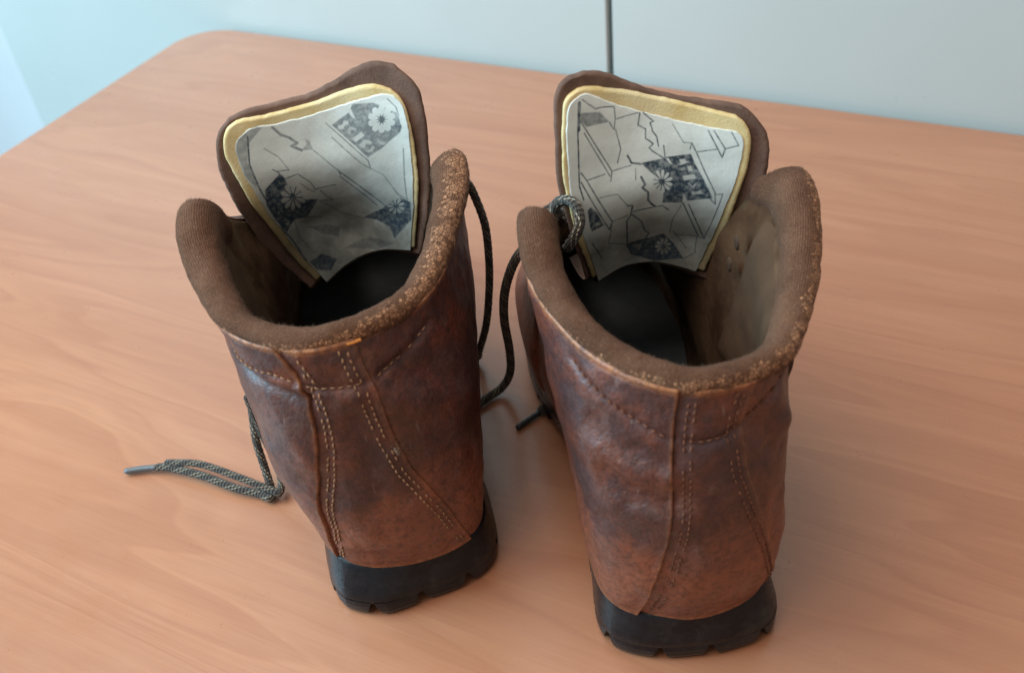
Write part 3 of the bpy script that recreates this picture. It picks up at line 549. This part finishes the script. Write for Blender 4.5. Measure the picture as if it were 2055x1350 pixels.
            mb.add(vs, [(0, 1 + q, 1 + (q + 1) % n) for q in range(n)] + [(1 + q, 1 + n + q, 1 + n + (q + 1) % n, 1 + (q + 1) % n) for q in range(n)])
            tone += [np.clip(random.gauss(.20 + .40 * m, .30), 0, 1)] * len(vs)
        mesh('flaking_leather', mb.v, mb.f, M['flake'], s.root, smooth=False, attrs={'tone': tone}, kind='stuff', label='small tan flakes of cracked leather on the collar edge')

    # sole ------------------------------------------------------------------------
    def outline(s, u, out, z, v=0.0):
        P, N = s.grid(np.asarray(u, float).reshape(1, -1), np.full((1, len(u)), v)); P = P[0].copy(); n = N[0].copy(); n[:, 2] = 0; n /= np.linalg.norm(n, axis=1, keepdims=True)
        # toe: blend the two ends to a smooth normal
        for k, uu in enumerate(u):
            if abs(uu) > 5.5: t = (abs(uu) - 5.5) / .5; n[k] = n[k] * (1 - t) + np.array([0, 1, 0]) * t
        P += n * np.asarray(out).reshape(-1, 1) if np.ndim(out) else n * out
        P[:, 2] = z; return P
    BULGE = {'L': ([-3, -2, -1.55, -1.0, -.5, 0, .5, 1.0, 1.6, 2.2, 3], [-2, -2, .3, 6.0, 6.0, 1.0, 1.0, 1.5, .5, 0, 0]), 'R': ([-4, -3, -2, -1.5, -1.0, -.5, 0, .5, 1.0, 1.6, 2.2, 3], [-2, -5.5, -4.5, -1, 2.5, 1.5, .5, 2.5, 6.0, 2.5, .5, 0])}
    def sole(s):
        bul = lambda u: np.interp(u, *s.BULGE[s.k]) * .001
        n = 240; u = np.linspace(-6, 6, n + 1)[:-1]
        P0 = s.pts(u, np.zeros(n)); y = P0[:, 1]; mm = .001
        ztop = P0[:, 2] + .0012
        zlow = np.interp(y, [-.01, .085, .10, .15, .18, .30], [.0095, .0095, .0135, .0135, .008, .0085])       # bottom of the body: heel breast, arch, forefoot
        rows = []
        for out, f in ((-4, 1.0), (.2, 1.0), (.9, .98), (1.3, .90), (1.9, .72), (2.7, .5), (3.6, .28), (4.3, .08), (3.4, 0.0), (-9, 0.0)):
            rows.append(s.outline(u, out * mm + bul(u) * (1 - f) ** .8, zlow + (ztop - zlow) * f))
        G = np.array(rows)
        so = mesh('sole', [*G.reshape(-1, 3), (0, .06, .0095), ], [*gfaces(len(rows), n, True)[:, ::-1]], M['rubber'], s.root, label='black rubber sole with a lugged heel')
        # underside plate
        mesh('outsole_plate', [*G[-1], *(G[-1] + np.array([0, 0, .004]))], [tuple(range(n)), *[tuple(q) for q in gfaces(2, n, True)]], M['rubber'], so, smooth=False)
        # lugs along the rim: (centre u, half width in m)
        us = np.linspace(-6, 6, 1201); Q = s.outline(us, 4.0 * mm + bul(us), 0 * us); arc = np.r_[0, np.cumsum(np.linalg.norm(np.diff(Q, axis=0), axis=1))]; a0 = np.interp(0, us, arc)
        starts = LUGS[s.k]; rng = random.Random(3)
        spans = list(starts)
        lo, hi = starts[0][0], starts[-1][1]
        # the heel sides and the forefoot continue the same pattern
        for sgn in (-1, 1):
            x = (hi if sgn > 0 else -lo)
            while x < .30:
                L = .017 + rng.uniform(-.002, .002); xa, xb = x + .0025, x + .0025 + L
                um = np.interp(a0 + sgn * (xa + xb) / 2, arc, us); ym = s.outline(np.array([um]), 0, 0)[0][1]
                if ym < .085 or ym > .165:
                    if abs(um) < 5.9: spans.append((xa, xb) if sgn > 0 else (-xb, -xa))
                x = xb
        for a, b in spans:
            m = 9; ua = np.interp(a0 + np.linspace(a, b, m), arc, us); t = np.linspace(-1, 1, m); rows = []
            for out, z in ((4.1, 11.0), (4.5, 8.0), (4.4, 4.5), (3.6, 1.8), (2.3, .5), (.5, 0.0), (-15, 0.0), (-16.5, 3.0), (-16.5, 11.0)):
                # flare each lug: narrower at the ground than at its root
                uu = np.interp(a0 + (a + b) / 2 + (b - a) / 2 * t * (1 - .36 * (1 - z / 11)), arc, us); rows.append(s.outline(uu, out * mm + bul(uu), z * mm))
            G = np.array(rows); k = len(rows)
            fs = [tuple(q) for q in gfaces(k, m)[:, ::-1]] + [tuple(i * m for i in range(k)), tuple(i * m + m - 1 for i in range(k))[::-1], ]
            o = mesh('tread_lug', G.reshape(-1, 3), fs, M['rubber'], so, smooth=False)

    # tongue ----------------------------------------------------------------------
    def tongue(s):
        p = TONGUE[s.k]; lay = TONGUE_OUTLINES[s.k]
        ys = lambda x, z: p['y0'] + p['k'] * (z - p['z0']) - p['c'] * ((x - p['x0']) / .05) ** 2 + .030 * (1 - np.exp(-(np.maximum(0, .180 - z) / .040) ** 2)) * np.maximum(0, 1 - ((x - p['x0']) / .055) ** 2)
        def patch(edges, nu, nv):
            Lf, Tp, Rt = [np.array(e, float) * 1e-4 for e in edges]
            Lf = resample(Lf, nv)[0]; Rt = resample(Rt, nv)[0]; Tp = resample(Tp, nu)[0]; Bt = np.linspace(Lf[0], Rt[0], nu); Bt[:, 1] += .0025 * np.sin(np.linspace(0, np.pi, nu))
            a = np.linspace(0, 1, nu)[None, :, None]; b = np.linspace(0, 1, nv)[:, None, None]
            C = (1 - a) * Lf[:, None] + a * Rt[:, None] + (1 - b) * Bt[None] + b * Tp[None] - ((1 - a) * (1 - b) * Lf[0] + a * (1 - b) * Rt[0] + (1 - a) * b * Lf[-1] + a * b * Rt[-1])
            return C                                                             # (nv,nu,2) x,z
        def fray(C, amp, o):
            q = np.concatenate([C, np.full(C.shape[:2] + (1,), o)], -1); nv, nu = C.shape[:2]
            ed = np.minimum(np.minimum(np.arange(nu), np.arange(nu)[::-1])[None, :] / nu, (np.arange(nv)[::-1] / nv)[:, None]); wgt = np.exp(-(ed / .05) ** 2) * amp
            return C + np.stack([nz(q, 95, 1.1) + .6 * nz(q, 330, 4.4), nz(q, 95, 6.1) + .6 * nz(q, 330, 9.4)], -1) * wgt[..., None]
        def place(C, front):
            x, z = C[..., 0], C[..., 1]; P = np.stack([x, ys(x, z) - front, z], -1)
            P[..., 1] += .0016 * nz(P * np.array([1, 0, 1]), 28, 9.0) + .0006 * nz(P * np.array([1, 0, 1]), 75, 2.0); return P
        root = empty('tongue', (0, 0, 0)); root.parent = s.root; root['label'] = 'tall leather tongue lined with printed fabric'
        def slab(name, C, f0, f1, mat, lip, **kw):
            nv, nu = C.shape[:2]; F = place(C, f0); B = place(C, f1)
            ed = np.minimum(np.minimum(np.arange(nu), np.arange(nu)[::-1])[None, :] + 0 * np.arange(nv)[:, None], np.arange(nv)[::-1][:, None])
            F[..., 1] += np.where(ed == 0, lip, np.where(ed == 1, lip * .35, 0)); B[..., 1] -= np.where(ed == 0, lip, 0)
            # the lower end rolls over and runs forward to the throat of the boot
            B0 = F[0].copy(); B0[0, 1] = B0[1, 1]; B0[-1, 1] = B0[-2, 1]; q1 = np.array([0, .014, -.014]); q2 = np.array([0, .060, -.030]); tl = np.array([B0 + 2 * t * (1 - t) * q1 + t * t * q2 for t in np.linspace(0, 1, 18)])
            mesh(name + '_tail', tl.reshape(-1, 3), gfaces(18, nu)[:, ::-1], mat, root, uv=tl.reshape(-1, 3)[:, [0, 1]], attrs={'ink': np.zeros(18 * nu), 'grime_shade': np.full(18 * nu, .72)})  # tail evenly darkened: grime with the shaft's shade painted in
            bd = [(0, j) for j in range(nu)] + [(i, nu - 1) for i in range(1, nv)] + [(nv - 1, j) for j in range(nu - 2, -1, -1)] + [(i, 0) for i in range(nv - 2, 0, -1)]
            ix = [i * nu + j for i, j in bd]; n0 = nv * nu; m = len(ix)
            f = [tuple(q) for q in gfaces(nv, nu)] + [tuple(q) for q in gfaces(nv, nu)[:, ::-1] + n0] + [(ix[k], ix[k] + n0, ix[(k + 1) % m] + n0, ix[(k + 1) % m]) for k in range(m)]
            attrs = kw.pop('attrs', {}); attrs = {k: np.r_[v.ravel(), v.ravel()] for k, v in attrs.items()}; uv = np.r_[C.reshape(-1, 2), C.reshape(-1, 2)]
            return mesh(name, np.r_[F.reshape(-1, 3), B.reshape(-1, 3)], f, mat, root, uv=uv, attrs=attrs, **kw)
        C = fray(patch(lay['leather'], 110, 120), .0005, 0)
        # fuzzy uneven cut edge
        slab('tongue_leather', C, .0, -.0042, M['suede'], .0012, label='brown suede back of the tongue')
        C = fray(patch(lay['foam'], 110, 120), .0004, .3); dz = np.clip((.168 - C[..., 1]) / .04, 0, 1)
        slab('foam_edge', C, .0028, -.0010, M['foam'], .0007, attrs={'grime_shade': dz * .8}, label='yellow foam edge around the printed lining')
        C0_ = patch(lay['fabric'], 330, 340); C = fray(C0_, .0005, .7); ink = s.print(C); grime_shade = np.clip((.186 - C[..., 1]) / .045, 0, 1) * .85  # darker downward: grime, and shade inside the shaft painted into the colour
        lowfade = np.clip((C[..., 1] - C[..., 1].min()) / .008, 0, 1)
        slab('printed_lining', C, .0034, .0020, M['fabric'], .0006, attrs={'ink': ink, 'grime_shade': grime_shade}, label='pale tongue lining printed with blue flowers, flags and pencils')
    def print(s, C):
        X = C * 1e4; ink = np.zeros(C.shape[:2]); sq = 3.0
        soft = lambda poly: np.clip(.5 + np.where(inside(X, poly), 1, -1) * seg_dist(X, [*poly, poly[0]]) / (2 * sq), 0, 1)
        for it in TONGUE_PRINT[s.k]:
            if it[0] == 'p': ink = np.maximum(ink, it[1] * soft(it[2]))
            elif it[0] == 'e': ink = ink * (1 - it[1] * soft(it[2]))
            elif it[0] == 'l':
                d = seg_dist(X, it[3]); ink = np.maximum(ink, it[1] * np.clip((it[2] * 7.5 - d) / 3 + .5, 0, 1))
            else:
                c = np.array(it[1], float); ex = np.array(it[2][0]) - c; ey = np.array(it[2][1]) - c; Mi = np.linalg.inv(np.stack([ex, ey], 1)); q = (X - c) @ Mi.T
                r = np.hypot(q[..., 0], q[..., 1]); th = np.arctan2(q[..., 1], q[..., 0]); n, w = it[3], it[4]
                ph = np.abs(((th * n / (2 * np.pi)) % 1) - .5) * 2                      # 1 = between petals
                hw = w * 2.0 * np.sin(np.pi * np.clip((r - .14) / .90, 0, 1)) ** .8
                pet = np.clip((hw - ph) / .16 + .5, 0, 1) * np.clip((1 - r) / .08, 0, 1) * np.clip((r - .20) / .08, 0, 1)
                ring = np.clip((1.05 - r) / .1, 0, 1) * .75
                ink = np.where(r < 1.1, np.maximum(ink, ring * np.clip((.85 - r) / .2, 0, 1)), ink) * (1 - .85 * pet)
        return np.clip(ink * 1.15, 0, 1)

    # eyelets and laces ------------------------------------------------------------
    def tube(s, name, pts, r, mat, parent, pale=0.0, flat=1.0, n=None, **props):
        n = n or max(24, int(len(pts) * 14)); P, L = resample(pts, n); T = np.gradient(P, axis=0); T /= np.linalg.norm(T, axis=1, keepdims=True); m = 14
        up = np.array([0, 0, 1.0]); A = np.cross(T, up); bad = np.linalg.norm(A, axis=1) < .15; A[bad] = np.cross(T[bad], np.array([0, 1.0, 0]))
        for k in range(1, n):
            if A[k] @ A[k - 1] < 0: A[k] *= -1
        A /= np.linalg.norm(A, axis=1, keepdims=True); B = np.cross(T, A); G = np.empty((n, m, 3)); al = np.linspace(0, L, n)
        for j in range(m):
            th = 2 * np.pi * j / m; rr = r * (1 + .05 * np.sin(al * 1500 + 3 * th)); rr = rr * np.where((np.arange(n) == 0) | (np.arange(n) == n - 1), .55, 1)
            G[:, j] = P + (A * np.cos(th) * flat + B * np.sin(th))* rr[:, None]
        UV = np.stack(np.broadcast_arrays(al[:, None], (np.arange(m) / m)[None, :]), -1)
        f = [tuple(q) for q in gfaces(n, m, True)] + [tuple(range(m))[::-1], tuple((n - 1) * m + k for k in range(m))]
        return mesh(name, G.reshape(-1, 3), f, mat, parent, uv=UV.reshape(-1, 2), attrs={'pale': np.full(n * m, pale)}, **props)
    def eyelets(s):
        for sgn in (-1, 1):
            for v in (3.25, 3.7, 4.15, 4.6):
                P, N = s.grid(np.array([[sgn * 5.35]]), np.array([[v]])); c, nn = P[0, 0] + N[0, 0] * .0018, N[0, 0]; a = np.cross(nn, [0, 0, 1.0]); a /= np.linalg.norm(a); b = np.cross(nn, a); vs = []
                for i in range(16):
                    t = 2 * math.pi * i / 16; d = a * math.cos(t) + b * math.sin(t)
                    for rr, h in ((.0020, -.001), (.0022, .0006), (.0034, .0009), (.0043, .0002), (.0044, -.001)): vs.append(c + d * rr + nn * h)
                mesh('eyelet', vs, [(i * 5 + j, i * 5 + j + 1, ((i + 1) % 16) * 5 + j + 1, ((i + 1) % 16) * 5 + j) for i in range(16) for j in range(4)], M['metal'], s.root)
        # loose lacing over the throat
        g = lambda sg, v, h: s.pts([sg * 5.35], [v], h)[0]
        for a in (1, -1):
            pts = [g(-a, 3.25, .003)]
            for k, v in enumerate((3.25, 3.7, 4.15)):
                sg = a * (1 if k % 2 == 0 else -1); p0, p1 = g(-sg, v, .004), g(sg, v + .42, .004); mid = .5 * (p0 + p1) + np.array([0, .012 + .002 * a, .004]); pts += [mid, p1]
            s.tube('lace', pts, .0021, M['lace'], s.root)

LUGS = {'L': [(-.052, -.0290), (-.0275, -.0040), (-.0025, .0215), (.0228, .0470)], 'R': [(-.041, -.0165), (-.0150, .0070), (.0085, .0335), (.0350, .058)]}
TONGUE = {'R': dict(x0=.012, y0=.130, z0=.137, k=.28, c=.012), 'L': dict(x0=-.012, y0=.138, z0=.137, k=.28, c=.012)}

# ------------------------------------------------------------------ table, cabinet, wall
th = math.radians(-30.0)
C0 = Vector((-.306, 1.097, 0))                                     # back left corner of the table top; its frame: x along the back edge, y to the back
def boxv(x0, x1, y0, y1, z0, z1, b=.0):
    if b <= 0:
        return [(x, y, z) for z in (z0, z1) for y in (y0, y1) for x in (x0, x1)], [(0, 2, 3, 1), (4, 5, 7, 6), (0, 1, 5, 4), (2, 6, 7, 3), (0, 4, 6, 2), (1, 3, 7, 5)]
    v = []; f = []
    lv = ((z0, b), (z0 + b, 0), (z1 - b, 0), (z1, b))
    for z, i in lv:
        v += [(x0 + i + b, y0 + i, z), (x1 - i - b, y0 + i, z), (x1 - i, y0 + i + b, z), (x1 - i, y1 - i - b, z), (x1 - i - b, y1 - i, z), (x0 + i + b, y1 - i, z), (x0 + i, y1 - i - b, z), (x0 + i, y0 + i + b, z)]
    for k in range(3): f += [(k * 8 + j, k * 8 + (j + 1) % 8, (k + 1) * 8 + (j + 1) % 8, (k + 1) * 8 + j) for j in range(8)]
    f += [tuple(range(7, -1, -1)), tuple(range(24, 32))]
    return v, f
table = empty('table', C0, th, label='wooden table with a reddish beech top under the boots', category='table')
Wt, Dt, rad = 1.55, 1.42, .05; loop = []
for cx, cy, a0 in ((rad, -rad, 180), (rad, -Dt + rad, 270), (Wt - rad, -Dt + rad, 360), (Wt - rad, -rad, 450)):
    for k in range(13):
        a = math.radians(a0 - 90 * 0 + 90 * k / 12 if False else a0 + 90 * k / 12); loop.append((cx, cy, a))
# corners run counter-clockwise: back-left, front-left, front-right, back-right
loop = []
for cx, cy, s0 in ((rad, -rad, 90), (rad, -Dt + rad, 180), (Wt - rad, -Dt + rad, 270), (Wt - rad, -rad, 0)):
    loop += [(cx, cy, math.radians(s0 + 90 * k / 12)) for k in range(13)]
vs = []; lev = ((-.026, -.002), (-.024, 0), (-.003, 0), (-.0012, -.0006), (0, -.0025))
for z, i in lev: vs += [(cx + (rad + i) * math.cos(a), cy + (rad + i) * math.sin(a), z) for cx, cy, a in loop]
nl = len(loop); fs = [tuple(q) for q in gfaces(len(lev), nl, True)] + [tuple(range(nl))[::-1], tuple((len(lev) - 1) * nl + k for k in range(nl))]
mesh('table_top', vs, fs, M['wood'], table, smooth=False)
for x in (.06, Wt - .11):
    for y in (-.11, -Dt + .06):
        mesh('leg', *boxv(x, x + .05, y, y + .05, -.72, -.0265, .003), M['carcass'], table, smooth=False)
cab = empty('cabinet', C0, th, label='pale grey panelled cabinet behind the table', category='cabinet')
for x0, x1 in ((-.352, .4855), (.4905, 1.75)):
    mesh('cabinet_door', *boxv(x0, x1, .007, .025, -.66, 1.25, .0012), M['panel'], cab, smooth=False)
mesh('cabinet_carcass', *boxv(-.350, 1.75, .0265, .42, -.72, 1.26), M['carcass'], cab, smooth=False)
w = mesh('wall', *boxv(-2.2, 2.4, .45, .50, -.72, 1.9), M['wall'], None, smooth=False, kind='structure'); w.location = C0; w.rotation_euler = (0, 0, th)
fl = mesh('floor', *boxv(-2.2, 2.4, -2.2, .448, -.76, -.72), M['floor'], None, smooth=False, kind='structure'); fl.location = C0; fl.rotation_euler = (0, 0, th)

# ------------------------------------------------------------------ the boots
BL = Boot('L', L_net, L_o, L_deg, 'left brown leather boot with heavily cracked collar and a lace trailing on the table')
BR = Boot('R', R_net, R_o, R_deg, 'right brown leather boot, nearer and redder, with flag print in its tongue centre')
for b in (BL, BR):
    b.uppers(); b.stitches(); b.collar(); b.sole(); b.tongue(); b.eyelets()

def lace(b, name, W, r=.0023, pale=0.0, aglet=None, flat=1.0):
    P = b.w2l(np.array(W)); o = b.tube(name, P, r, M['lace'], b.root, pale, flat)
    if aglet is not None:
        b.tube('aglet', b.w2l(np.array(aglet[0])), aglet[1], M[aglet[2]], o, n=16)
    return o
lace(BL, 'lace', [(-.137, .443, .105), (-.1500, .430, .075), (-.1520, .425, .0544), (-.1520, .415, .0418), (-.1518, .405, .0293), (-.1500, .398, .0145), (-.1470, .3874, .0045), (-.1475, .3825, .0040), (-.1544, .3871, .0040), (-.1693, .3930, .005), (-.191, .4053, .006), (-.2123, .4154, .0050), (-.2200, .4172, .0042)],
     .0023, .35, ([(-.2185, .4170, .0042), (-.2290, .4180, .0036), (-.2392, .4179, .0030)], .0019, 'aglet'))
lace(BL, 'lace', [(-.1500, .410, .060), (-.1475, .405, .037), (-.1420, .3964, .012), (-.1410, .3835, .0070), (-.1459, .3850, .0078), (-.165, .3955, .0100), (-.190, .4090, .0110), (-.2134, .4175, .0070)], .0021, .1)
lace(BL, 'lace', [(-.030, .444, .158), (-.0227, .45, .1560), (-.0147, .455, .1516), (-.0104, .46, .1353), (-.0075, .46, .1169), (-.0084, .46, .0893), (-.0116, .46, .0641), (-.0154, .463, .0433), (-.0215, .472, .018), (-.0235, .480, .0060), (-.0315, .4800, .0040)], .0023)
lace(BR, 'lace', [(.0290, .390, .170), (.0225, .393, .160), (.0168, .395, .152), (.0118, .4, .1448), (.0049, .41, .1277), (-.001, .42, .103), (-.0032, .43, .076), (-.0024, .44, .0448), (-.0035, .445, .0224), (-.0097, .4488, .0065), (-.0221, .4418, .0038), (-.0315, .4345, .0034)], .0025)
lace(BR, 'lace', [(.0110, .4265, .0036), (.0150, .4292, .0040), (.0208, .4325, .0040), (.0325, .430, .0042), (.050, .425, .0045)], .0031, 0, ([(-.0038, .4167, .0022), (.0040, .4219, .0026), (.0125, .4275, .0034)], .0018, 'dark_aglet'))
lace(BR, 'lace', [(.0240, .3905, .1640), (.0275, .3895, .1740), (.0318, .3860, .1785), (.0352, .3810, .1788), (.0366, .3765, .1762), (.0361, .3730, .1720), (.0335, .3730, .1660), (.0300, .3760, .1580)], .0025, .6)
# rusty lace hooks riveted through the right boot's lining
for W in ((.1073, .366, .1575), (.1045, .366, .1455)):
    c = BR.w2l(np.array(W)); vs = []; n = 12
    for rr, h in ((.0040, 0), (.0038, .0006), (.0026, .0011), (.0006, .0012)):
        vs += [c + np.array([-h, rr * .75 * math.cos(2 * math.pi * k / n), rr * math.sin(2 * math.pi * k / n)]) for k in range(n)]
    mesh('rivet', vs, [tuple(q) for q in gfaces(4, n, True)] + [tuple(3 * n + k for k in range(n))], M['rust'], BR.root)
